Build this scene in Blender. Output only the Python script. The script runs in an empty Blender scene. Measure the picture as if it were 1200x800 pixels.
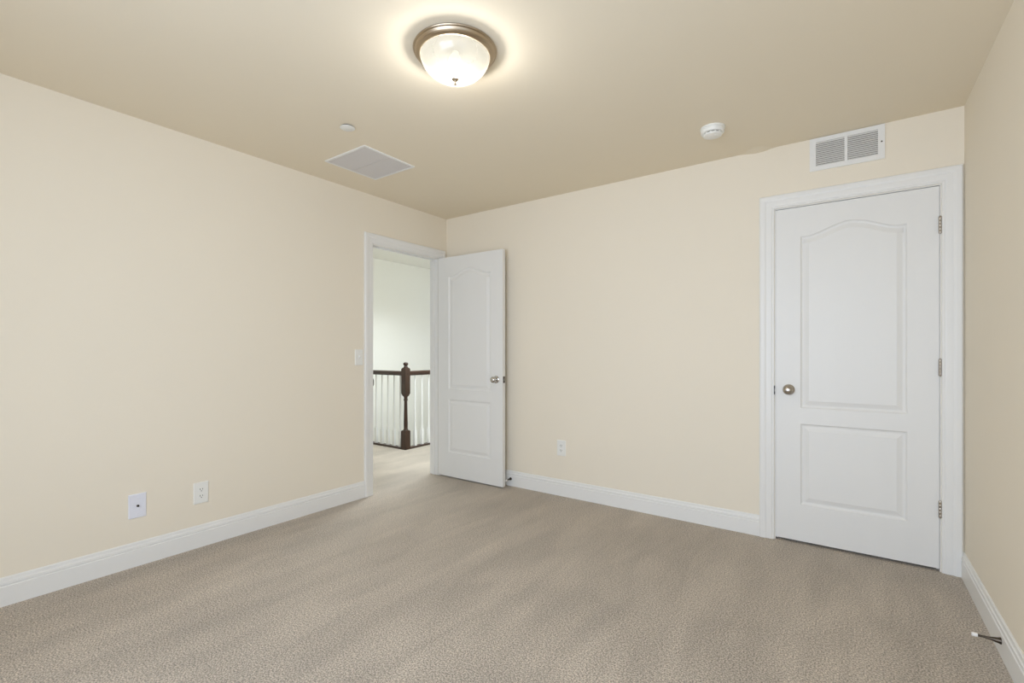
import bpy, bmesh, math, random
from mathutils import Vector, Matrix

random.seed(4)
scn = bpy.context.scene
COL = scn.collection
PI = math.pi

# ------------------------------------------------------------------ camera
XL, XR, YB, YR, H = -3.164, 0.4886, 3.357, -0.85, 2.44      # room planes, metres
CAM_H, FPX, YAW, HORIZON = 1.1677, 554.65, 35.4226, 411.57
cd = bpy.data.cameras.new('camera')
cam = bpy.data.objects.new('camera', cd)
COL.objects.link(cam)
cam.location = (0, 0, CAM_H)
cam.rotation_euler = (PI / 2, 0, math.radians(YAW))
cd.sensor_fit = 'HORIZONTAL'
cd.sensor_width = 36
cd.lens = FPX / 1200 * 36
cd.shift_y = (HORIZON - 400) / 1200
cd.clip_start = 0.02
scn.camera = cam

# ------------------------------------------------------------------ view, world, lights
vs = scn.view_settings
vs.view_transform = 'Standard'
vs.look = 'None'
vs.gamma = 1
vs.use_curve_mapping = False
vs.exposure = 0.26
scn.cycles.use_denoising = True
scn.cycles.max_bounces = 12
scn.cycles.diffuse_bounces = 7
scn.cycles.sample_clamp_indirect = 6

w = bpy.data.worlds.new('daylight')
scn.world = w
w.use_nodes = True
wb = w.node_tree.nodes['Background']
wb.inputs[0].default_value = (0.80, 0.90, 1.0, 1)
wb.inputs[1].default_value = 0.6


def area_light(name, loc, rot, sx, sy, energy, color):
    ld = bpy.data.lights.new(name, 'AREA')
    ld.shape = 'RECTANGLE'
    ld.size, ld.size_y = sx, sy
    ld.energy = energy
    ld.color = color
    o = bpy.data.objects.new(name, ld)
    o.location = loc
    o.rotation_euler = rot
    COL.objects.link(o)
    return o


# rear window daylight, plus unseen lights added for the left wall and landing
WIN_REAR = (-1.70, 0.40, 0.40, 2.10)       # x0 x1 z0 z1 in the rear wall
ADDED_WIN_RIGHT = (-0.45, 1.05, 0.75, 2.15)       # y0 y1 z0 z1 of the opening added in the right wall
area_light('rear_window_daylight', (-0.65, YR - 0.2, 1.25), (-PI / 2, 0, PI), 2.1, 1.65, 82, (0.69, 0.81, 1.0))
area_light('right_wall_added_fill', (XR + 0.2, 0.30, 1.45), (0, PI / 2, 0), 1.35, 1.45, 4, (0.69, 0.81, 1.0))  # unseen side light, added to even out the left wall
area_light('landing_end_added_fill', (-4.15, 6.15, 1.45), (PI / 2, 0, PI), 1.5, 1.35, 5, (0.80, 0.86, 1.0))  # unseen source added to brighten the landing
area_light('landing_overhead_added_fill', (-3.65, 3.78, 2.40), (0, 0, 0), 0.5, 0.9, 35, (0.83, 0.93, 1.0)).data.spread = math.radians(140)  # added overhead brightener for the landing floor, no fixture built
LAMP_POWER = 22
LAMP_COLOR = (0.93, 0.95, 1.0)


# ------------------------------------------------------------------ materials
def lin(c):
    return tuple(((v / 255) / 12.92 if v / 255 <= 0.04045 else ((v / 255 + 0.055) / 1.055) ** 2.4) for v in c) + (1,)


def mat(name, rgb, rough=0.5, metal=0.0, spec=0.5, var=0.0, var_scale=3.0, bump=0.0, bump_scale=200.0, stretch=(1, 1, 1)):
    m = bpy.data.materials.new(name)
    m.use_nodes = True
    nt = m.node_tree
    b = nt.nodes['Principled BSDF']
    b.inputs['Roughness'].default_value = rough
    b.inputs['Metallic'].default_value = metal
    b.inputs['Specular IOR Level'].default_value = spec
    tc = nt.nodes.new('ShaderNodeTexCoord')
    mp = nt.nodes.new('ShaderNodeMapping')
    mp.inputs['Scale'].default_value = stretch
    nt.links.new(tc.outputs['Object'], mp.inputs['Vector'])
    n = nt.nodes.new('ShaderNodeTexNoise')
    n.inputs['Scale'].default_value = var_scale
    n.inputs['Detail'].default_value = 3
    nt.links.new(mp.outputs[0], n.inputs['Vector'])
    mx = nt.nodes.new('ShaderNodeMix')
    mx.data_type = 'RGBA'
    c = lin(rgb)
    mx.inputs['A'].default_value = tuple(v * (1 - var) for v in c[:3]) + (1,)
    mx.inputs['B'].default_value = tuple(min(1, v * (1 + var)) for v in c[:3]) + (1,)
    nt.links.new(n.outputs['Fac'], mx.inputs['Factor'])
    nt.links.new(mx.outputs['Result'], b.inputs['Base Color'])
    if bump:
        n2 = nt.nodes.new('ShaderNodeTexNoise')
        n2.inputs['Scale'].default_value = bump_scale
        n2.inputs['Detail'].default_value = 2
        nt.links.new(mp.outputs[0], n2.inputs['Vector'])
        bp = nt.nodes.new('ShaderNodeBump')
        bp.inputs['Strength'].default_value = bump
        bp.inputs['Distance'].default_value = 0.002
        nt.links.new(n2.outputs['Fac'], bp.inputs['Height'])
        nt.links.new(bp.outputs[0], b.inputs['Normal'])
    return m


PAINT = mat('beige_wall_paint', (234, 225, 208), 0.75, spec=0.25, var=0.012, var_scale=1.2, bump=0.08, bump_scale=260)
CEIL = mat('beige_ceiling_paint', (232, 221, 200), 0.85, spec=0.2, var=0.01, var_scale=1.0, bump=0.08, bump_scale=220)
HALLP = mat('pale_landing_paint', (240, 238, 230), 0.8, spec=0.2, var=0.01)
TRIM = mat('white_trim_paint', (232, 231, 228), 0.38, spec=0.4, var=0.008, var_scale=2)
DOORP = mat('white_door_paint', (230, 229, 226), 0.42, spec=0.4, var=0.01, var_scale=4, bump=0.10, bump_scale=120, stretch=(3, 3, 0.12))
PLASTIC = mat('white_plastic', (236, 235, 230), 0.35, var=0.005)
COAXP = mat('cool_white_plastic', (228, 229, 238), 0.35, var=0.005)
GREY = mat('grey_louvre_paint', (212, 207, 203), 0.5, var=0.01)
VENTIN = mat('dark_duct_interior', (112, 103, 94), 0.8, var=0.1)
DARK = mat('dark_slot', (28, 25, 22), 0.6, var=0.1)
MATTE = mat('matte_dark_metal', (30, 28, 26), 0.95, spec=0.05, var=0.05)
NICKEL = mat('satin_nickel', (176, 168, 158), 0.28, 1.0, var=0.03, var_scale=30)
CHROME = mat('polished_chrome', (200, 198, 195), 0.12, 1.0, var=0.02)
BRONZE = mat('brushed_nickel_dark', (88, 80, 71), 0.35, 1.0, var=0.05, var_scale=40)
PEWTER = mat('warm_brushed_nickel', (180, 163, 140), 0.36, 1.0, var=0.04, var_scale=40, stretch=(1, 1, 6))
WOOD = mat('dark_stained_wood', (56, 35, 22), 0.35, var=0.35, var_scale=14, stretch=(4, 4, 0.6))
RUBBER = mat('white_rubber', (238, 234, 230), 0.6, var=0.01)


def carpet_mat():
    m = bpy.data.materials.new('beige_cut_pile_carpet')
    m.use_nodes = True
    nt = m.node_tree
    N, L = nt.nodes, nt.links
    b = N['Principled BSDF']
    b.inputs['Roughness'].default_value = 0.95
    b.inputs['Specular IOR Level'].default_value = 0.1
    b.inputs['Sheen Weight'].default_value = 0.25
    b.inputs['Sheen Roughness'].default_value = 0.5
    tc = N.new('ShaderNodeTexCoord')

    def noise(scale, detail, stretch=(1, 1, 1), rot=0.0, dist=0.0):
        mp = N.new('ShaderNodeMapping')
        mp.inputs['Scale'].default_value = stretch
        mp.inputs['Rotation'].default_value = (0, 0, rot)
        L.new(tc.outputs['Object'], mp.inputs['Vector'])
        n = N.new('ShaderNodeTexNoise')
        n.inputs['Scale'].default_value = scale
        n.inputs['Detail'].default_value = detail
        n.inputs['Distortion'].default_value = dist
        L.new(mp.outputs[0], n.inputs['Vector'])
        return n.outputs['Fac']

    def ramp(fac, lo, hi, a, c):
        r = N.new('ShaderNodeMapRange')
        r.inputs['From Min'].default_value = lo
        r.inputs['From Max'].default_value = hi
        r.inputs['To Min'].default_value = a
        r.inputs['To Max'].default_value = c
        L.new(fac, r.inputs['Value'])
        return r.outputs[0]

    def mul(a, c):
        n = N.new('ShaderNodeMath')
        n.operation = 'MULTIPLY'
        L.new(a, n.inputs[0])
        L.new(c, n.inputs[1])
        return n.outputs[0]

    # how the pile lies: broad vacuum swaths along the room, patches, tufts
    mp = N.new('ShaderNodeMapping')
    mp.inputs['Rotation'].default_value = (0, 0, 0.12)
    L.new(tc.outputs['Object'], mp.inputs['Vector'])
    wv = N.new('ShaderNodeTexWave')
    wv.wave_type = 'BANDS'
    wv.bands_direction = 'X'
    wv.inputs['Scale'].default_value = 0.52
    wv.inputs['Distortion'].default_value = 1.6
    wv.inputs['Detail'].default_value = 2
    wv.inputs['Detail Scale'].default_value = 1.2
    L.new(mp.outputs[0], wv.inputs['Vector'])
    swath = ramp(wv.outputs['Fac'], 0.35, 0.65, 0.972, 1.022)
    streak = ramp(noise(7, 3, (1.0, 0.22, 1), 0.12, 0.6), 0.38, 0.62, 0.93, 1.055)
    patch = ramp(noise(2.4, 3, (1, 0.6, 1), 0.3, 0.8), 0.38, 0.62, 0.935, 1.045)
    tuft = ramp(noise(170, 3), 0.38, 0.62, 0.55, 1.42)
    clump = ramp(noise(85, 2), 0.34, 0.66, 0.92, 1.07)
    f = mul(mul(mul(swath, streak), patch), mul(tuft, clump))
    mx = N.new('ShaderNodeVectorMath')
    mx.operation = 'SCALE'
    mx.inputs[0].default_value = lin((180, 168, 153))[:3]
    L.new(f, mx.inputs['Scale'])
    L.new(mx.outputs[0], b.inputs['Base Color'])
    bp = N.new('ShaderNodeBump')
    bp.inputs['Strength'].default_value = 0.7
    bp.inputs['Distance'].default_value = 0.006
    L.new(noise(210, 2), bp.inputs['Height'])
    L.new(bp.outputs[0], b.inputs['Normal'])
    return m


CARPET = carpet_mat()


def frosted_glass():
    m = bpy.data.materials.new('frosted_cream_glass')
    m.use_nodes = True
    nt = m.node_tree
    N, L = nt.nodes, nt.links
    N.remove(N['Principled BSDF'])
    out = N['Material Output']
    tr = N.new('ShaderNodeBsdfTranslucent')
    tr.inputs[0].default_value = (0.068, 0.063, 0.049, 1)
    df = N.new('ShaderNodeBsdfDiffuse')
    df.inputs[0].default_value = (0.50, 0.485, 0.44, 1)
    tp = N.new('ShaderNodeBsdfTransparent')
    tp.inputs[0].default_value = (1.0, 0.97, 0.90, 1)
    gl = N.new('ShaderNodeBsdfGlossy')
    gl.inputs['Roughness'].default_value = 0.2
    ns = N.new('ShaderNodeTexNoise')
    ns.inputs['Scale'].default_value = 9
    ns.inputs['Detail'].default_value = 3
    mr = N.new('ShaderNodeMapRange')
    mr.inputs['To Min'].default_value = 0.24
    mr.inputs['To Max'].default_value = 0.30
    L.new(ns.outputs['Fac'], mr.inputs['Value'])
    lw = N.new('ShaderNodeLayerWeight')
    lw.inputs[0].default_value = 0.35
    a = N.new('ShaderNodeMixShader')
    L.new(mr.outputs[0], a.inputs[0])
    L.new(tr.outputs[0], a.inputs[1])
    L.new(df.outputs[0], a.inputs[2])
    th = N.new('ShaderNodeMapRange')        # thicker glass path towards grazing
    th.inputs['To Min'].default_value = 0.36
    th.inputs['To Max'].default_value = 0.10
    L.new(lw.outputs['Facing'], th.inputs['Value'])
    c = N.new('ShaderNodeMixShader')
    L.new(th.outputs[0], c.inputs[0])
    L.new(a.outputs[0], c.inputs[1])
    L.new(tp.outputs[0], c.inputs[2])
    d = N.new('ShaderNodeMixShader')
    d.inputs[0].default_value = 0.05
    L.new(c.outputs[0], d.inputs[1])
    L.new(gl.outputs[0], d.inputs[2])
    L.new(d.outputs[0], out.inputs[0])
    return m


def pane_glass():
    m = bpy.data.materials.new('window_glass')
    m.use_nodes = True
    nt = m.node_tree
    N, L = nt.nodes, nt.links
    N.remove(N['Principled BSDF'])
    tp = N.new('ShaderNodeBsdfTransparent')
    gl = N.new('ShaderNodeBsdfGlossy')
    gl.inputs['Roughness'].default_value = 0.02
    mx = N.new('ShaderNodeMixShader')
    mx.inputs[0].default_value = 0.06
    L.new(tp.outputs[0], mx.inputs[1])
    L.new(gl.outputs[0], mx.inputs[2])
    L.new(mx.outputs[0], N['Material Output'].inputs[0])
    return m


def emit(name, rgb, s):
    m = bpy.data.materials.new(name)
    m.use_nodes = True
    b = m.node_tree.nodes['Principled BSDF']
    b.inputs['Base Color'].default_value = (0.02, 0.02, 0.02, 1)
    b.inputs['Emission Color'].default_value = rgb + (1,)
    b.inputs['Emission Strength'].default_value = s
    return m


GLASS = frosted_glass()
PANE = pane_glass()
BULB = emit('lit_bulb', (1.0, 0.95, 0.86), 0.45)


# ------------------------------------------------------------------ mesh helpers
def box(bm, x0, x1, y0, y1, z0, z1):
    v = [bm.verts.new(p) for p in ((x0, y0, z0), (x1, y0, z0), (x1, y1, z0), (x0, y1, z0),
                                   (x0, y0, z1), (x1, y0, z1), (x1, y1, z1), (x0, y1, z1))]
    return [bm.faces.new([v[i] for i in f]) for f in
            ((3, 2, 1, 0), (4, 5, 6, 7), (0, 1, 5, 4), (1, 2, 6, 5), (2, 3, 7, 6), (3, 0, 4, 7))]


def bevel(bm, w, seg=2):
    bmesh.ops.bevel(bm, geom=list(bm.edges), offset=w, segments=seg, affect='EDGES', profile=0.6)


def lathe(bm, prof, n=32, mtx=None):
    """revolve (r, z) points round the local z axis"""
    rings = []
    for r, z in prof:
        if r < 1e-6:
            rings.append([bm.verts.new((0, 0, z))])
        else:
            rings.append([bm.verts.new((r * math.cos(2 * PI * k / n), r * math.sin(2 * PI * k / n), z)) for k in range(n)])
    for a, c in zip(rings, rings[1:]):
        for k in range(n):
            j = (k + 1) % n
            if len(a) == 1 and len(c) > 1:
                bm.faces.new((a[0], c[k], c[j]))
            elif len(c) == 1 and len(a) > 1:
                bm.faces.new((a[k], c[0], a[j]))
            elif len(a) > 1:
                bm.faces.new((a[k], c[k], c[j], a[j]))
    for ring in (rings[0], rings[-1]):
        if len(ring) > 2:
            bm.faces.new(ring)
    if mtx is not None:
        verts = [v for r in rings for v in r]
        bmesh.ops.transform(bm, matrix=mtx, verts=verts)


def tube(bm, pts, r, n=10):
    """round tube through points"""
    pts = [Vector(p) for p in pts]
    rings = []
    for i, p in enumerate(pts):
        t = (pts[min(i + 1, len(pts) - 1)] - pts[max(i - 1, 0)]).normalized()
        u = t.cross(Vector((0, 0, 1)) if abs(t.z) < 0.9 else Vector((1, 0, 0))).normalized()
        q = t.cross(u)
        rings.append([bm.verts.new(p + (u * math.cos(2 * PI * k / n) + q * math.sin(2 * PI * k / n)) * r) for k in range(n)])
    for a, c in zip(rings, rings[1:]):
        for k in range(n):
            bm.faces.new((a[k], a[(k + 1) % n], c[(k + 1) % n], c[k]))
    bm.faces.new(rings[0])
    bm.faces.new(rings[-1])


def obj(name, bm, m, parent=None, smooth=False, loc=None):
    bmesh.ops.recalc_face_normals(bm, faces=list(bm.faces))
    me = bpy.data.meshes.new(name)
    bm.to_mesh(me)
    bm.free()
    me.materials.append(m)
    if smooth:
        for p in me.polygons:
            p.use_smooth = True
        try:
            me.set_sharp_from_angle(angle=math.radians(38))
        except Exception:
            pass
    o = bpy.data.objects.new(name, me)
    COL.objects.link(o)
    if parent:
        o.parent = parent
    if loc:
        o.location = loc
    return o


def tag(o, label, cat, group=None, kind=None):
    o['label'] = label
    o['category'] = cat
    if group:
        o['group'] = group
    if kind:
        o['kind'] = kind
    return o


def thing(name, label, cat, loc=(0, 0, 0), rot=(0, 0, 0), group=None, kind=None):
    o = bpy.data.objects.new(name, None)
    o.empty_display_size = 0.05
    o.location = loc
    o.rotation_euler = rot
    COL.objects.link(o)
    return tag(o, label, cat, group, kind)


def struct(name, bm, m, label, cat):
    return tag(obj(name, bm, m), label, cat, None, 'structure')


def copy_tree(o, parent=None):
    c = o.copy()
    COL.objects.link(c)
    if parent:
        c.parent = parent
    for ch in list(o.children):
        copy_tree(ch, c)
    return c


# wall frames: local x runs along the wall, local y out of the wall's back (so -y faces the room), z up
FACE_BACK = (0, 0, 0)                 # on the wall at y = YB, faces -y
FACE_LEFT = (0, 0, PI / 2)            # on the wall at x = XL, faces +x; local x -> world +y
FACE_RIGHT = (0, 0, -PI / 2)          # on the wall at x = XR, faces -x

# ------------------------------------------------------------------ room shell
T = 0.10
D1 = (2.488, 3.243, 2.042)            # open doorway in the left wall: y0, y1, top
D2 = (-0.375, 0.398, 2.052)           # closet door in the back wall: x0, x1, top

bm = bmesh.new()
box(bm, XL - 0.05, XR + 0.15, YR - 0.15, YB + 0.15, -0.12, 0)
struct('floor', bm, CARPET, 'beige cut pile bedroom carpet with vacuum swaths', 'floor')
bm = bmesh.new()
box(bm, XL - 0.05, XR + 0.15, YR - 0.15, YB + 0.15, H, H + 0.12)
# slight sag of the drywall tape where the ceiling meets the back wall
n = 14
row = []
for k in range(n + 1):
    t = k / n
    x = -0.575 + 0.21 * t
    s = math.sin(PI * t) ** 1.5
    row.append([bm.verts.new((x, YB, H - 0.0005 - 0.012 * s)), bm.verts.new((x, YB - 0.004 - 0.014 * s, H - 0.0005 - 0.010 * s)),
                bm.verts.new((x, YB - 0.006 - 0.07 * s, H - 0.0003))])
for a, c in zip(row, row[1:]):
    bm.faces.new((a[0], c[0], c[1], a[1]))
    bm.faces.new((a[1], c[1], c[2], a[2]))
struct('ceiling', bm, CEIL, 'beige painted bedroom ceiling with a dome light', 'ceiling')

bm = bmesh.new()
box(bm, XL - T, XL, YR - 0.15, D1[0], 0, H)
box(bm, XL - T, XL, D1[1], YB, 0, H)
box(bm, XL - T, XL, D1[0], D1[1], D1[2], H)
struct('wall_left', bm, PAINT, 'beige wall with the open doorway to the landing', 'wall')
bm = bmesh.new()
box(bm, XL - T, D2[0], YB, YB + T, 0, H)
box(bm, D2[1], XR + 0.12, YB, YB + T, 0, H)
box(bm, D2[0], D2[1], YB, YB + T, D2[2], H)
struct('wall_back', bm, PAINT, 'beige wall holding the closed closet door', 'wall')
bm = bmesh.new()
box(bm, D2[0] - 0.1, D2[1] + 0.08, YB + T + 0.30, YB + T + 0.36, 0, H)
box(bm, D2[0] - 0.1, D2[0] - 0.04, YB + T, YB + T + 0.30, 0, H)
box(bm, D2[1] + 0.02, D2[1] + 0.08, YB + T, YB + T + 0.30, 0, H)
box(bm, D2[0] - 0.1, D2[1] + 0.08, YB + T, YB + T + 0.36, H - 0.06, H)
box(bm, D2[0] - 0.1, D2[1] + 0.08, YB + T, YB + T + 0.36, -0.1, -0.04)
struct('wall_closet', bm, PAINT, 'dark inside of the closet behind its closed door', 'wall')


def wall_with_hole(bm, a0, a1, hole, place):
    """place(s0, s1, z0, z1) adds a box"""
    s0, s1, z0, z1 = hole
    place(bm, a0, s0, 0, H)
    place(bm, s1, a1, 0, H)
    place(bm, s0, s1, 0, z0)
    place(bm, s0, s1, z1, H)


bm = bmesh.new()
wall_with_hole(bm, YR - 0.15, YB, ADDED_WIN_RIGHT, lambda b, s0, s1, z0, z1: box(b, XR, XR + 0.12, s0, s1, z0, z1))
struct('wall_right', bm, PAINT, 'beige wall to the right of the closet door', 'wall')
bm = bmesh.new()
wall_with_hole(bm, XL - T, XR + 0.12, WIN_REAR, lambda b, s0, s1, z0, z1: box(b, s0, s1, YR - 0.12, YR, z0, z1))
struct('wall_rear', bm, PAINT, 'beige wall behind the camera with a wide window', 'wall')


def window(name, s0, s1, z0, z1, n, place, label):
    """place(bm, s0, s1, d0, d1, z0, z1): box in the opening, d = depth into the wall"""
    bm = bmesh.new()
    f = 0.045
    place(bm, s0, s1, 0.02, 0.10, z0, z0 + f)
    place(bm, s0, s1, 0.02, 0.10, z1 - f, z1)
    wd = (s1 - s0) / n
    for k in range(n + 1):
        c = min(max(s0 + k * wd, s0 + f / 2), s1 - f / 2)
        place(bm, c - f / 2, c + f / 2, 0.022, 0.098, z0 + f, z1 - f)
    zm = (z0 + z1) / 2
    for k in range(n):
        place(bm, s0 + k * wd + f / 2, s0 + (k + 1) * wd - f / 2, 0.04, 0.08, zm - 0.02, zm + 0.02)
    fr = struct(name, bm, TRIM, label, 'window')
    bm = bmesh.new()
    place(bm, s0 - 0.06, s1 + 0.06, -0.03, 0.02, z0 - 0.03, z0)
    obj('window_sill', bm, TRIM, fr)
    bm = bmesh.new()
    for k in range(n):
        place(bm, s0 + k * wd + f / 2, s0 + (k + 1) * wd - f / 2, 0.058, 0.062, z0 + f, z1 - f)
    obj('window_pane', bm, PANE, fr)


window('window_1', *WIN_REAR, 2, lambda b, s0, s1, d0, d1, z0, z1: box(b, s0, s1, YR - d1, YR - d0, z0, z1),
       'white double window in the wall behind the camera')
window('added_window_right', *ADDED_WIN_RIGHT, 2, lambda b, s0, s1, d0, d1, z0, z1: box(b, XR + d0, XR + d1, s0, s1, z0, z1),
       'white double window added out of view in the right wall beside the camera')  # added so that side light reaches the left wall

# ------------------------------------------------------------------ landing outside the doorway
HX, NX, NY = -5.28, -4.31, 3.87       # far stairwell wall, newel centre
bm = bmesh.new()
box(bm, -4.38, XL - 0.05, 0.6, 6.0, -0.25, 0)
box(bm, HX, -4.38, 0.6, NY + 0.06, -0.25, 0)
struct('floor_landing', bm, CARPET, 'pale carpet of the landing seen through the doorway', 'floor')
bm = bmesh.new()
box(bm, HX - 0.1, XL - T, 0.5, 6.1, H, H + 0.1)
struct('ceiling_landing', bm, HALLP, 'pale ceiling over the landing and stairwell', 'ceiling')
bm = bmesh.new()
box(bm, HX - 0.1, HX, 0.5, 6.1, -1.6, H)
struct('wall_stairwell', bm, HALLP, 'pale wall across the stairwell behind the railing', 'wall')
bm = bmesh.new()
box(bm, HX, XL - T, 0.5, 0.6, -0.25, H)
box(bm, HX, -4.95, 6.0, 6.1, -1.6, H)
box(bm, -3.35, XL - T, 6.0, 6.1, -1.6, H)
box(bm, -4.95, -3.35, 6.0, 6.1, -1.6, 0.75)
box(bm, -4.95, -3.35, 6.0, 6.1, 2.15, H)
box(bm, XL - T - 0.006, XL - T, YB + T, 6.0, 0, H)
struct('wall_landing', bm, HALLP, 'pale end walls of the landing', 'wall')
window('added_window_landing', -4.95, -3.35, 0.75, 2.15, 2, lambda b, s0, s1, d0, d1, z0, z1: box(b, s0, s1, 6.0 + d0, 6.0 + d1, z0, z1),
       'white window added out of view at the far end of the landing')  # opening added for the landing's extra light
bm = bmesh.new()
box(bm, HX, -4.38, NY + 0.06, 6.0, -1.7, -1.6)
box(bm, -4.38, -4.36, NY + 0.06, 6.0, -1.6, -0.25)
box(bm, HX, -4.38, NY + 0.04, NY + 0.06, -1.6, -0.25)
struct('floor_stairwell', bm, HALLP, 'pale stairwell base below the railing', 'floor')

# ------------------------------------------------------------------ baseboards, casings
BASE = [(0, 0), (0.014, 0), (0.014, 0.0885), (0.0100, 0.0915), (0.0100, 0.0950), (0.0130, 0.0980), (0.0120, 0.1090),
        (0.0082, 0.1120), (0.0072, 0.1160), (0.0065, 0.126), (0.003, 0.131), (0, 0.131)]


def extrude_profile(bm, prof, a, c, pos):
    """prof in (depth, z); pos(depth, s, z)"""
    r0 = [bm.verts.new(pos(d, a, z)) for d, z in prof]
    r1 = [bm.verts.new(pos(d, c, z)) for d, z in prof]
    n = len(prof)
    for i in range(n):
        j = (i + 1) % n
        bm.faces.new((r0[i], r0[j], r1[j], r1[i]))
    bm.faces.new(r0)
    bm.faces.new(r1)


CW = 0.082
bm = bmesh.new()
extrude_profile(bm, BASE, YR, D1[0] - CW - 0.004, lambda d, s, z: (XL + d, s, z))
struct('baseboard_left', bm, TRIM, 'white grooved baseboard under the wall with two plates', 'baseboard')
bm = bmesh.new()
extrude_profile(bm, BASE, XL, D2[0] - CW - 0.002, lambda d, s, z: (s, YB - d, z))
struct('baseboard_back', bm, TRIM, 'white baseboard between the open door and the closet', 'baseboard')
bm = bmesh.new()
extrude_profile(bm, BASE, YR, YB - 0.0005, lambda d, s, z: (XR - d, s, z))
struct('baseboard_right', bm, TRIM, 'white baseboard to the right of the closet door', 'baseboard')
bm = bmesh.new()
extrude_profile(bm, BASE, XL, XR, lambda d, s, z: (s, YR + d, z))
struct('baseboard_rear', bm, TRIM, 'white baseboard behind the camera', 'baseboard')

CAS = [(0, 0), (0, 0.009), (0.003, 0.0115), (0.011, 0.0115), (0.014, 0.0140), (0.020, 0.0150), (0.044, 0.0155), (0.050, 0.0185),
       (0.056, 0.0200), (0.074, 0.0200), (0.079, 0.0185), (0.082, 0.0150), (0.082, 0)]


def casing(bm, s0, s1, top, pos, cut1=None):
    """pos(s, z, depth).  A mitred three sided casing round an opening."""
    prof = CAS
    loops = []
    for corner in range(4):
        ring = []
        for o, d in prof:
            if corner == 0:
                s, z = s0 - o, 0
            elif corner == 1:
                s, z = s0 - o, top + o
            elif corner == 2:
                s, z = s1 + o, top + o
            else:
                s, z = s1 + o, 0
            ring.append(bm.verts.new(pos(s, z, d)))
        loops.append(ring)
    n = len(prof)
    for a, c in zip(loops, loops[1:]):
        for i in range(n):
            j = (i + 1) % n
            bm.faces.new((a[i], a[j], c[j], c[i]))
    bm.faces.new(loops[0])
    bm.faces.new(loops[-1])


def jamb(bm, s0, s1, top, pos_box, stop_at):
    """thin jamb lining and door stop, pos_box(bm, s0, s1, d0, d1, z0, z1)"""
    th = 0.004
    pos_box(bm, s0, s0 + th, 0, T, 0, top)
    pos_box(bm, s1 - th, s1, 0, T, 0, top)
    pos_box(bm, s0 + th, s1 - th, 0, T, top - th, top)
    a, c = stop_at
    pos_box(bm, s0 + th, s0 + 0.014, a, c, 0, top - th)
    pos_box(bm, s1 - 0.014, s1 - th, a, c, 0, top - th)
    pos_box(bm, s0 + 0.014, s1 - 0.014, a, c, top - 0.014, top - th)


bm = bmesh.new()
casing(bm, D1[0] - 0.003, D1[1] + 0.003, D1[2] + 0.002, lambda s, z, d: (XL + d, s, z))
casing(bm, D1[0] - 0.003, D1[1] + 0.003, D1[2] + 0.002, lambda s, z, d: (XL - T - d, s, z))
t1 = struct('trim_1', bm, TRIM, 'white moulded casing around the open doorway', 'door casing')
bm = bmesh.new()
jamb(bm, D1[0], D1[1], D1[2], lambda b, s0, s1, d0, d1, z0, z1: box(b, XL - d1, XL - d0, s0, s1, z0, z1), (0.038, 0.068))
obj('door_jamb', bm, TRIM, t1)
bm = bmesh.new()
box(bm, XL - 0.034, XL + 0.003, D1[0] + 0.0042, D1[0] + 0.0062, 0.885, 0.945)
box(bm, XL - 0.001, XL + 0.004, D1[0] + 0.0042, D1[0] + 0.0095, 0.895, 0.935)
o = obj('strike_plate', bm, BRONZE, t1)
o['label'] = 'dark metal strike plate'

bm = bmesh.new()
casing(bm, D2[0] - 0.002, D2[1] + 0.002, D2[2] + 0.002, lambda s, z, d: (s, YB - d, z))
t2 = struct('trim_2', bm, TRIM, 'white moulded casing around the closed closet door', 'door casing')
bm = bmesh.new()
jamb(bm, D2[0], D2[1], D2[2], lambda b, s0, s1, d0, d1, z0, z1: box(b, s0, s1, YB + d0, YB + d1, z0, z1), (0.040, 0.070))
obj('door_jamb', bm, TRIM, t2)
bm = bmesh.new()
box(bm, D2[0] - 0.0035, D2[0] + 0.0005, YB - 0.0125, YB - 0.002, 0.900, 0.918)
box(bm, D2[0] - 0.0035, D2[0] + 0.0005, YB - 0.0125, YB - 0.002, 0.936, 0.954)
box(bm, D2[0] - 0.0035, D2[0] - 0.0015, YB - 0.0125, YB - 0.002, 0.916, 0.938)
o = obj('strike_plate', bm, DARK, t2)
o['label'] = 'dark strike plate lip beside the closet latch'


# ------------------------------------------------------------------ doors
def arch_outline(x0, x1, z0, z1, rise, n=28, flat=0.07):
    pts = [(x0, z0), (x1, z0), (x1, z1)]
    for k in range(1, n):
        t = k / n
        u = min(max((t - flat) / (1 - 2 * flat), 0), 1)
        s = 0.5 - 0.5 * math.cos(2 * PI * u)
        s = s ** 0.82
        pts.append((x1 + (x0 - x1) * t, z1 + rise * s))
    pts.append((x0, z1))
    return pts


def inset(pts, d):
    n = len(pts)
    out = []
    for i in range(n):
        p0, p1, p2 = Vector(pts[i - 1]), Vector(pts[i]), Vector(pts[(i + 1) % n])
        e1, e2 = (p1 - p0).normalized(), (p2 - p1).normalized()
        n1, n2 = Vector((-e1.y, e1.x)), Vector((-e2.y, e2.x))
        m = n1 + n2
        m /= max(0.3, m.dot(n1)) if m.length else 1
        out.append(tuple(p1 + m * d))
    return out


STEPS = [(0.0, 0.0), (0.003, 0.0035), (0.008, 0.0080), (0.014, 0.0095), (0.019, 0.0095), (0.024, 0.0080), (0.040, 0.0030), (0.043, 0.0016)]


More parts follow.
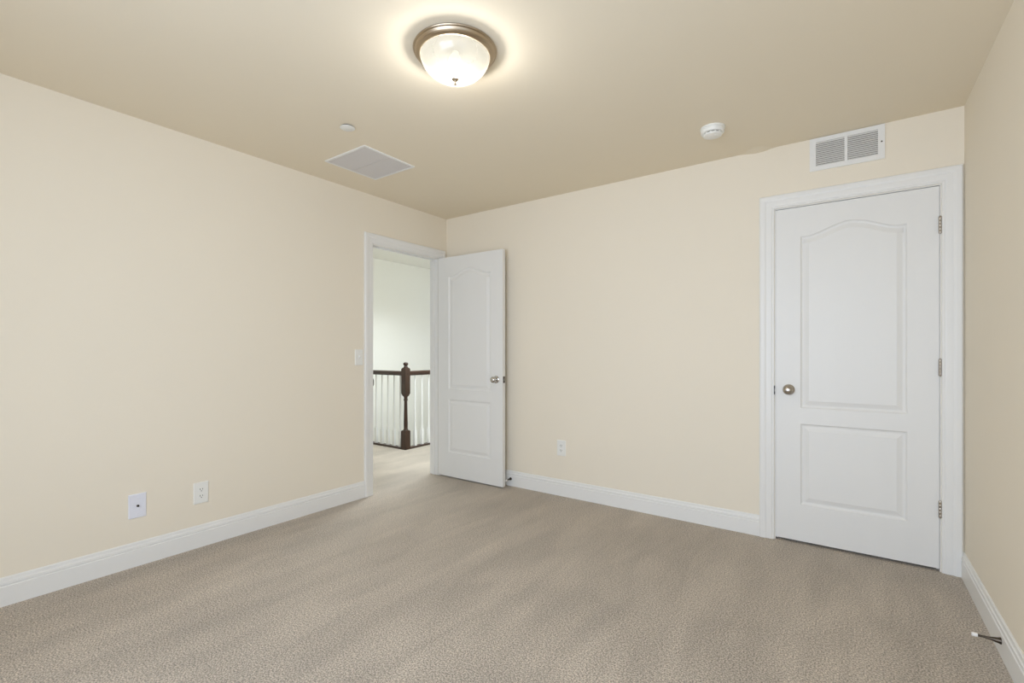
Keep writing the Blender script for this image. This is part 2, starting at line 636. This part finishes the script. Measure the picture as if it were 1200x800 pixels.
def door_face(bm, W, HT, st, pz, rise, y, sgn):
    """a moulded two panel face at local y; sgn +1 sinks towards +y"""
    a0, a1, b0, b1 = pz                     # lower panel z0,z1, upper panel z0,z1 (corner)
    vv = lambda x, z, d=0: bm.verts.new((x, y + sgn * d, z))
    q = lambda x0, x1, z0, z1: bm.faces.new([vv(x0, z0), vv(x1, z0), vv(x1, z1), vv(x0, z1)])
    q(0, st, 0, HT)
    q(W - st, W, 0, HT)
    q(st, W - st, 0, a0)
    q(st, W - st, a1, b0)
    up = arch_outline(st, W - st, b0, b1, rise)
    lo = [(st, a0), (W - st, a0), (W - st, a1), (st, a1)]
    top = up[2:]
    for p, r in zip(top, top[1:]):          # top rail above the arch
        bm.faces.new([vv(p[0], p[1]), vv(p[0], HT), vv(r[0], HT), vv(r[0], r[1])])
    for outline in (lo, up):
        prev = None
        for o, d in STEPS:
            ring = [vv(px, pz_, d) for px, pz_ in (inset(outline, o) if o else outline)]
            if prev:
                for i in range(len(ring)):
                    j = (i + 1) % len(ring)
                    bm.faces.new((prev[i], prev[j], ring[j], ring[i]))
            prev = ring
        bm.faces.new(prev)


def door_slab(W, HT, TH):
    bm = bmesh.new()
    st, pz, rise = 0.131, (0.222, 0.713, 0.808, 1.850), 0.062
    door_face(bm, W, HT, st, pz, rise, 0, 1)
    door_face(bm, W, HT, st, pz, rise, TH, -1)
    for p in (((0, 0, 0), (0, TH, 0), (0, TH, HT), (0, 0, HT)), ((W, 0, 0), (W, TH, 0), (W, TH, HT), (W, 0, HT)),
              ((0, 0, 0), (W, 0, 0), (W, TH, 0), (0, TH, 0)), ((0, 0, HT), (W, 0, HT), (W, TH, HT), (0, TH, HT))):
        bm.faces.new([bm.verts.new(v) for v in p])
    bmesh.ops.remove_doubles(bm, verts=list(bm.verts), dist=1e-5)
    return bm


KNOB = [(0.0, 0.066), (0.010, 0.0655), (0.0185, 0.0625), (0.0250, 0.0565), (0.0278, 0.0490), (0.0265, 0.0415), (0.0210, 0.0345),
        (0.0140, 0.0295), (0.0110, 0.0240), (0.0110, 0.0080)]
ROSE = [(0.011, 0.0115), (0.018, 0.0110), (0.027, 0.0085), (0.0315, 0.0050), (0.0325, 0.0), (0.0, 0.0)]


def knob_set(parent, x, z, y, front, m, lab):
    R = Matrix.Translation((x, y, z)) @ Matrix.Rotation(PI / 2 if front else -PI / 2, 4, 'X')
    bm = bmesh.new()
    lathe(bm, KNOB[::-1], 32, R)
    k = obj('door_knob', bm, m, parent, True)
    k['label'] = lab
    bm = bmesh.new()
    lathe(bm, ROSE, 32, R)
    obj('rosette', bm, m, k, True)


# the open door stands square to the left wall, close to the back wall
W1 = 0.757
d1 = thing('door_1', 'white two panel door standing open against the back wall', 'door', (XL + 0.008, 3.236, 0.011), (0, 0, 0), None, 'structure')
obj('door_slab', door_slab(W1, 2.030, 0.035), DOORP, d1)
knob_set(d1, W1 - 0.068, 0.915, 0, True, CHROME, 'polished chrome door knob')
knob_set(d1, W1 - 0.068, 0.915, 0.035, False, CHROME, 'polished chrome door knob')
bm = bmesh.new()
box(bm, W1, W1 + 0.0015, 0.005, 0.030, 0.887, 0.943)
lp = obj('latch_plate', bm, BRONZE, d1)
bm = bmesh.new()
box(bm, W1 + 0.0015, W1 + 0.010, 0.012, 0.024, 0.906, 0.924)
obj('latch_bolt', bm, CHROME, lp)
for z in (0.28, 1.03, 1.80):
    bm = bmesh.new()
    lathe(bm, [(0, 0), (0.006, 0.001), (0.006, 0.088), (0, 0.089)], 12, Matrix.Translation((-0.003, 0.041, z)))
    obj('hinge', bm, NICKEL, d1, True)

# closed closet door
W2 = 0.7625
d2 = thing('door_2', 'white two panel closet door closed in the back wall', 'door', (-0.3703, YB + 0.002, 0.016), (0, 0, 0), None, 'structure')
obj('door_slab', door_slab(W2, 2.0285, 0.035), DOORP, d2)
knob_set(d2, 0.070, 0.917, 0, True, NICKEL, 'satin nickel door knob')
for z in (1.776, 1.022, 0.272):
    bm = bmesh.new()
    prof = [(0, -0.004), (0.0035, -0.003), (0.0042, 0)]
    for k in range(5):
        a = k * 0.0178
        prof += [(0.0068, a + 0.0004), (0.0072, a + 0.001), (0.0072, a + 0.0166), (0.0068, a + 0.0172)]
    prof += [(0.0042, 0.0892), (0.0035, 0.092), (0, 0.093)]
    lathe(bm, prof, 14, Matrix.Translation((W2 + 0.0025, -0.0075, z)))
    box(bm, W2 - 0.001, W2 + 0.006, -0.008, 0.006, z, z + 0.089)
    obj('hinge', bm, NICKEL, d2, True)

# ------------------------------------------------------------------ ceiling light
LX, LY = -1.357, 1.493
lt = thing('ceiling_light', 'flush dome ceiling light, lit, with a nickel ring and frosted glass', 'ceiling light', (LX, LY, H))
bm = bmesh.new()
lathe(bm, [(0.150, 0.0), (0.166, -0.0005), (0.1740, -0.0025), (0.1760, -0.0060), (0.1740, -0.0090), (0.1685, -0.0105), (0.1660, -0.0150),
           (0.1635, -0.0200), (0.1615, -0.0212), (0.1630, -0.0235), (0.1615, -0.0250), (0.1575, -0.0265), (0.1540, -0.0290),
           (0.1510, -0.0300), (0.1480, -0.0300), (0.1465, -0.0290), (0.1465, -0.004)], 72)
obj('mounting_ring', bm, PEWTER, lt, True)
bm = bmesh.new()
lathe(bm, [(0.0, -0.006), (0.1464, -0.006), (0.1464, -0.003), (0.0, -0.003)], 48)
obj('mounting_pan', bm, MATTE, lt, True)
bm = bmesh.new()
dome = []
for k in range(19):
    t = k / 18 * PI / 2
    dome.append((0.1460 * math.cos(t) ** 0.80, -0.0265 - 0.0945 * math.sin(t) ** 1.15))
dome[-1] = (0.004, -0.121)
rings = [[bm.verts.new((r * math.cos(2 * PI * k / 72), r * math.sin(2 * PI * k / 72), z)) for k in range(72)] for r, z in dome]
for a, c in zip(rings, rings[1:]):
    for k in range(72):
        bm.faces.new((a[k], c[k], c[(k + 1) % 72], a[(k + 1) % 72]))
obj('glass_shade', bm, GLASS, lt, True)
bm = bmesh.new()
F = 0.0155
lathe(bm, [(0, -0.134 + F), (0.013, -0.1345 + F), (0.0155, -0.137 + F), (0.0140, -0.140 + F), (0.0090, -0.143 + F), (0.0060, -0.148 + F),
           (0.0045, -0.151 + F), (0.0050, -0.154 + F), (0.0066, -0.157 + F), (0.0050, -0.161 + F), (0, -0.163 + F)], 24)
obj('finial', bm, PEWTER, lt, True)
bm = bmesh.new()
lathe(bm, [(0, -0.006), (0.013, -0.006), (0.013, -0.016), (0.017, -0.020), (0.025, -0.030), (0.029, -0.044), (0.026, -0.058), (0.015, -0.068), (0, -0.072)], 28)
obj('bulb', bm, BULB, lt, True)
ld = bpy.data.lights.new('ceiling_lamp_glow', 'POINT')
ld.energy = LAMP_POWER
ld.color = LAMP_COLOR
ld.shadow_soft_size = 0.028
lo = bpy.data.objects.new('ceiling_lamp_glow', ld)
lo.location = (LX, LY, H - 0.086)
COL.objects.link(lo)

# ------------------------------------------------------------------ ceiling and wall fittings
# return air grille in the ceiling
vc = thing('ceiling_vent', 'square grey louvred air grille in the ceiling near the doorway', 'vent', (-2.640, 2.057, H))
bm = bmesh.new()
S0, S1 = 0.208, 0.194
for a, b_, c, d in ((-S0, S0, -S0, -S1), (-S0, S0, S1, S0), (-S0, -S1, -S1, S1), (S1, S0, -S1, S1)):
    box(bm, a, b_, c, d, -0.007, 0)
obj('grille_frame', bm, TRIM, vc)
bm = bmesh.new()
box(bm, -S1, S1, -S1, S1, -0.0008, 0)
obj('duct_backing', bm, VENTIN, vc)
bm = bmesh.new()
nsl = 30
for k in range(nsl):
    x = -S1 + (k + 0.5) * 2 * S1 / nsl
    for y0, y1 in ((-S1, -0.006), (0.006, S1)):
        v = [bm.verts.new(p) for p in ((x - 0.0058, y0, -0.0062), (x + 0.0048, y0, -0.0020), (x + 0.0048, y1, -0.0020), (x - 0.0058, y1, -0.0062),
                                       (x - 0.0058, y0, -0.0054), (x + 0.0048, y0, -0.0012), (x + 0.0048, y1, -0.0012), (x - 0.0058, y1, -0.0054))]
        for f in ((0, 1, 2, 3), (7, 6, 5, 4), (0, 4, 5, 1), (1, 5, 6, 2), (2, 6, 7, 3), (3, 7, 4, 0)):
            bm.faces.new([v[i] for i in f])
obj('louvres', bm, GREY, vc)
bm = bmesh.new()
box(bm, -S1, S1, -0.006, 0.006, -0.0068, -0.001)
obj('centre_bar', bm, GREY, vc)

# supply register high on the back wall
vw = thing('wall_vent', 'white louvred air register high on the wall above the closet door', 'vent', (-0.0125, YB, 2.340))
bm = bmesh.new()
ax, az, bx, bz = 0.1775, 0.0965, 0.1465, 0.0715
for x0, x1, z0, z1 in ((-ax, ax, -az, -bz), (-ax, ax, bz, az), (-ax, -bx, -bz, bz), (bx, ax, -bz, bz)):
    box(bm, x0, x1, -0.008, 0, z0, z1)
obj('register_frame', bm, TRIM, vw)
bm = bmesh.new()
box(bm, -0.007, 0.007, -0.0082, -0.001, -bz, bz)
obj('centre_bar', bm, TRIM, vw)
bm = bmesh.new()
box(bm, -bx, bx, -0.0008, 0, -bz, bz)
obj('duct_backing', bm, VENTIN, vw)
for x0, x1 in ((-bx, -0.007), (0.007, bx)):
    bm = bmesh.new()
    ns = 13
    for k in range(ns):
        z = -bz + (k + 0.5) * 2 * bz / ns
        v = [bm.verts.new(p) for p in ((x0, -0.0076, z - 0.0054), (x1, -0.0076, z - 0.0054), (x1, -0.0012, z + 0.0034), (x0, -0.0012, z + 0.0034),
                                       (x0, -0.0076, z - 0.0040), (x1, -0.0076, z - 0.0040), (x1, -0.0012, z + 0.0048), (x0, -0.0012, z + 0.0048))]
        for f in ((0, 1, 2, 3), (7, 6, 5, 4), (0, 4, 5, 1), (1, 5, 6, 2), (2, 6, 7, 3), (3, 7, 4, 0)):
            bm.faces.new([v[i] for i in f])
    obj('louvres', bm, TRIM, vw)


def screw(parent, x, z, y, m, r=0.0036):
    bm = bmesh.new()
    lathe(bm, [(0, 0), (r, 0), (r * 0.9, 0.0008), (r * 0.5, 0.0014), (0, 0.0016)], 12, Matrix.Translation((x, y, z)) @ Matrix.Rotation(PI / 2, 4, 'X'))
    obj('screw', bm, m, parent, True)


screw(vw, 0.163, 0.0, -0.008, BRONZE, 0.0045)
screw(vw, -0.163, 0.0, -0.008, TRIM, 0.0045)

# smoke detector
sd = thing('smoke_detector', 'round white smoke detector on the ceiling left of the wall register', 'smoke detector', (-0.632, 2.862, H))
bm = bmesh.new()
lathe(bm, [(0, 0), (0.066, 0), (0.0665, -0.004), (0.0655, -0.009), (0.0615, -0.010), (0.0625, -0.013), (0.0625, -0.027), (0.059, -0.032), (0.046, -0.033), (0, -0.033)], 48)
obj('detector_body', bm, PLASTIC, sd, True)
bm = bmesh.new()
lathe(bm, [(0, -0.030), (0.045, -0.030), (0.045, -0.039), (0, -0.039)], 40)
o = obj('sensing_gap', bm, DARK, sd, True)
o['label'] = 'dark slotted gap under the detector rim'
bm = bmesh.new()
lathe(bm, [(0, -0.037), (0.049, -0.037), (0.0505, -0.040), (0.0480, -0.045), (0.040, -0.048), (0, -0.049)], 48)
for k in range(12):
    a = 2 * PI * k / 12
    box_f = bmesh.new()
    c, s = math.cos(a), math.sin(a)
    v = []
    for (r, t, z) in ((0.043, -0.0035, -0.032), (0.050, -0.0035, -0.032), (0.050, 0.0035, -0.032), (0.043, 0.0035, -0.032),
                      (0.043, -0.0035, -0.039), (0.050, -0.0035, -0.039), (0.050, 0.0035, -0.039), (0.043, 0.0035, -0.039)):
        v.append(bm.verts.new((r * c - t * s, r * s + t * c, z)))
    box_f.free()
    for f in ((0, 1, 2, 3), (7, 6, 5, 4), (0, 4, 5, 1), (1, 5, 6, 2), (2, 6, 7, 3), (3, 7, 4, 0)):
        bm.faces.new([v[i] for i in f])
obj('detector_cap', bm, PLASTIC, sd, True)
bm = bmesh.new()
lathe(bm, [(0, -0.0485), (0.007, -0.0485), (0.0065, -0.0505), (0, -0.051)], 20, Matrix.Translation((0.018, -0.012, 0)))
obj('test_button', bm, PLASTIC, sd, True)

# concealed sprinkler cover
sp = thing('sprinkler_cover', 'small round white cover plate on the ceiling beside the square grille', 'sprinkler', (-2.315, 1.646, H))
bm = bmesh.new()
lathe(bm, [(0, 0), (0.034, 0), (0.034, -0.007), (0, -0.007)], 32)
o = obj('mounting_cup', bm, DARK, sp, True)
bm = bmesh.new()
lathe(bm, [(0, -0.006), (0.040, -0.006), (0.0415, -0.0072), (0.040, -0.0085), (0.030, -0.0088), (0.029, -0.0092), (0, -0.0092)], 40)
obj('cover_disc', bm, PLASTIC, sp, True)


# wall plates: local -y faces the room
def plate(parent, wd, ht, m):
    bm = bmesh.new()
    n = 0.004
    ring = lambda x, z, y: [bm.verts.new(p) for p in ((-x, y, -z), (x, y, -z), (x, y, z), (-x, y, z))]
    rs = [ring(wd / 2, ht / 2, 0), ring(wd / 2, ht / 2, -0.0035), ring(wd / 2 - 0.0015, ht / 2 - 0.0015, -0.005),
          ring(wd / 2 - n, ht / 2 - n, -0.0060)]
    for a, c in zip(rs, rs[1:]):
        for i in range(4):
            bm.faces.new((a[i], a[(i + 1) % 4], c[(i + 1) % 4], c[i]))
    bm.faces.new(rs[-1])
    bm.faces.new(rs[0])
    return obj('cover_plate', bm, m, parent)


def receptacle(parent, z):
    bm = bmesh.new()
    pts = []
    for k in range(32):
        a = 2 * PI * k / 32
        pts.append((max(-0.0168, min(0.0168, 0.0185 * math.cos(a))), z + max(-0.0140, min(0.0140, 0.0175 * math.sin(a)))))
    lo_ = [bm.verts.new((x, -0.0055, y)) for x, y in pts]
    hi_ = [bm.verts.new((x, -0.0078, y)) for x, y in pts]
    for i in range(32):
        bm.faces.new((lo_[i], lo_[(i + 1) % 32], hi_[(i + 1) % 32], hi_[i]))
    bm.faces.new(hi_)
    bm.faces.new(lo_)
    rc = obj('receptacle', bm, PLASTIC, parent)
    for x, hgt in ((-0.0065, 0.009), (0.0065, 0.0075)):
        bm = bmesh.new()
        box(bm, x - 0.0014, x + 0.0014, -0.0083, -0.0070, z + 0.003 - hgt / 2, z + 0.003 + hgt / 2)
        obj('blade_slot', bm, DARK, rc)
    bm = bmesh.new()
    lathe(bm, [(0, 0), (0.0027, 0), (0.0027, 0.0013), (0, 0.0013)], 12, Matrix.Translation((0, -0.0070, z - 0.0080)) @ Matrix.Rotation(PI / 2, 4, 'X'))
    obj('ground_hole', bm, DARK, rc)


def duplex(label, loc, rot):
    o = thing('power_outlet', label, 'power outlet', loc, rot, 'duplex outlets low on the walls')
    plate(o, 0.080, 0.126, PLASTIC)
    receptacle(o, 0.0195)
    receptacle(o, -0.0195)
    screw(o, 0, 0, -0.006, PLASTIC)
    return o


out1 = duplex('white duplex outlet on the left wall beside the cable plate', (XL, 1.231, 0.322), FACE_LEFT)
out2 = copy_tree(out1)
out2.location = (-1.895, YB, 0.386)
out2.rotation_euler = FACE_BACK
out2['label'] = 'white duplex outlet on the back wall right of the open door'

cx = thing('cable_outlet', 'cool white wall plate with one dark cable socket on the left wall', 'cable outlet', (XL, 0.920, 0.3265), FACE_LEFT)
plate(cx, 0.080, 0.130, COAXP)
bm = bmesh.new()
lathe(bm, [(0, 0), (0.0065, 0), (0.0065, 0.004), (0.0048, 0.0045), (0.0048, 0.010), (0.0025, 0.0105), (0, 0.0105)], 6, Matrix.Translation((0, -0.006, 0)) @ Matrix.Rotation(PI / 2, 4, 'X'))
o = obj('socket', bm, BRONZE, cx)
bm = bmesh.new()
lathe(bm, [(0, 0.0104), (0.0034, 0.0104), (0.0034, 0.0112), (0, 0.0112)], 12, Matrix.Translation((0, -0.006, 0)) @ Matrix.Rotation(PI / 2, 4, 'X'))
obj('socket_hole', bm, DARK, o)
screw(cx, 0, 0.042, -0.006, COAXP)
screw(cx, 0, -0.042, -0.006, COAXP)

sw = thing('light_switch', 'white toggle light switch beside the open doorway', 'light switch', (XL, 2.3535, 1.121), FACE_LEFT)
plate(sw, 0.074, 0.124, PLASTIC)
bm = bmesh.new()
v = [bm.verts.new(p) for p in ((-0.005, -0.005, -0.012), (0.005, -0.005, -0.012), (0.005, -0.005, 0.012), (-0.005, -0.005, 0.012),
                               (-0.0042, -0.018, 0.004), (0.0042, -0.018, 0.004), (0.0042, -0.016, 0.012), (-0.0042, -0.016, 0.012))]
for f in ((0, 1, 2, 3), (7, 6, 5, 4), (0, 4, 5, 1), (1, 5, 6, 2), (2, 6, 7, 3), (3, 7, 4, 0)):
    bm.faces.new([v[i] for i in f])
obj('toggle', bm, PLASTIC, sw)
screw(sw, 0, 0.030, -0.006, PLASTIC)
screw(sw, 0, -0.030, -0.006, PLASTIC)


# ------------------------------------------------------------------ door stops (local -y points out of the baseboard)
def door_stop(label, loc, rot, length):
    o = thing('door_stop', label, 'door stop', loc, rot, 'rigid door stops on the baseboards')
    X = Matrix.Rotation(PI / 2, 4, 'X')
    bm = bmesh.new()
    lathe(bm, [(0, 0), (0.0125, 0), (0.0125, 0.003), (0.0105, 0.008), (0.0075, 0.022), (0.0052, 0.036), (0.0042, 0.050), (0.0040, length - 0.016), (0, length - 0.016)], 24, X)
    k = obj('stop_rod', bm, BRONZE, o, True)
    k['label'] = 'dark nickel rod with a flared base'
    bm = bmesh.new()
    L = length
    lathe(bm, [(0, L - 0.018), (0.0070, L - 0.018), (0.0078, L - 0.015), (0.0078, L - 0.004), (0.0065, L - 0.0005), (0, L)], 20, X)
    k = obj('rubber_tip', bm, RUBBER, o, True)
    k['label'] = 'white rubber tip'
    return o


ds1 = door_stop('nickel door stop with a white tip on the right wall baseboard', (XR - 0.014, 2.556, 0.062), FACE_RIGHT, 0.083)
ds2 = copy_tree(ds1)
ds2.location = (-2.392, YB - 0.014, 0.062)
ds2.rotation_euler = FACE_BACK
ds2.scale = (1, 0.85, 1)
ds2['label'] = 'dark door stop on the back baseboard behind the open door'

# ------------------------------------------------------------------ landing railing
rl = thing('stair_railing', 'stair railing with dark newel post and white balusters beyond the open doorway', 'railing', (NX, NY, 0))


def square_post(bm, segs):
    """segs: list of (half width, z)"""
    rings = [[bm.verts.new((sx * h, sy * h, z)) for sx, sy in ((-1, -1), (1, -1), (1, 1), (-1, 1))] for h, z in segs]
    for a, c in zip(rings, rings[1:]):
        for i in range(4):
            bm.faces.new((a[i], a[(i + 1) % 4], c[(i + 1) % 4], c[i]))
    bm.faces.new(rings[0])
    bm.faces.new(rings[-1])


bm = bmesh.new()
square_post(bm, [(0.039, 0), (0.039, 0.214), (0.033, 0.226)])
lathe(bm, [(0.030, 0.222), (0.031, 0.234), (0.025, 0.240), (0.0235, 0.250), (0.0245, 0.300), (0.0185, 0.565), (0.0185, 0.578), (0.0255, 0.584),
           (0.0265, 0.592), (0.0220, 0.600), (0.0200, 0.612), (0.0250, 0.630), (0.030, 0.650)], 24)
square_post(bm, [(0.024, 0.632), (0.0375, 0.668), (0.0375, 0.956), (0.026, 0.974)])
nw = obj('newel_post', bm, WOOD, rl, True)
nw['label'] = 'dark stained turned newel post'
bm = bmesh.new()
lathe(bm, [(0.027, 0.970), (0.0265, 0.982), (0.0200, 0.988), (0.0185, 0.996), (0.0240, 1.003), (0.0295, 1.013), (0.0295, 1.022), (0.0220, 1.034), (0, 1.040)], 24)
obj('finial', bm, WOOD, nw, True)
bm = bmesh.new()
lathe(bm, [(0, 0), (0.006, 0), (0.005, 0.0015), (0, 0.002)], 12, Matrix.Translation((0.0375, 0.0, 0.90)) @ Matrix.Rotation(PI / 2, 4, 'Y'))
obj('screw_plug', bm, DARK, nw)

RAIL = [(-0.024, 0.878), (0.024, 0.878), (0.026, 0.892), (0.032, 0.898), (0.033, 0.915), (0.026, 0.927), (0.010, 0.932), (-0.010, 0.932),
        (-0.026, 0.927), (-0.033, 0.915), (-0.032, 0.898), (-0.026, 0.892)]
for nm, prof, m in (('handrail', RAIL, WOOD), ('shoe_rail', [(-0.035, 0.0), (0.035, 0.0), (0.035, 0.014), (0.030, 0.020), (-0.030, 0.020), (-0.035, 0.014)], WOOD)):
    bm = bmesh.new()
    extrude_profile(bm, prof, -0.038, HX - NX, lambda d, s, z: (s, d, z))
    k = obj(nm, bm, m, rl)
    k['label'] = 'dark stained wood rail'
    bm = bmesh.new()
    extrude_profile(bm, prof, 0.038, 6.0 - NY, lambda d, s, z: (d, s, z))
    k = obj(nm, bm, m, rl)
    k['label'] = 'dark stained wood rail'


def baluster_mesh():
    bm = bmesh.new()
    square_post(bm, [(0.0160, 0.018), (0.0160, 0.200), (0.0120, 0.212)])
    lathe(bm, [(0.0105, 0.208), (0.0145, 0.222), (0.0145, 0.230), (0.0115, 0.238), (0.0120, 0.260), (0.0095, 0.600), (0.0080, 0.885)], 14)
    return bm


first = None
spots = [(-(0.095 + 0.112 * k), 0) for k in range(8)] + [(0, 0.150 + 0.115 * k) for k in range(17)]
for x, y in spots:
    if first is None:
        first = obj('baluster', baluster_mesh(), TRIM, rl, True, (x, y, 0))
    else:
        c = first.copy()
        COL.objects.link(c)
        c.parent = rl
        c.location = (x, y, 0)
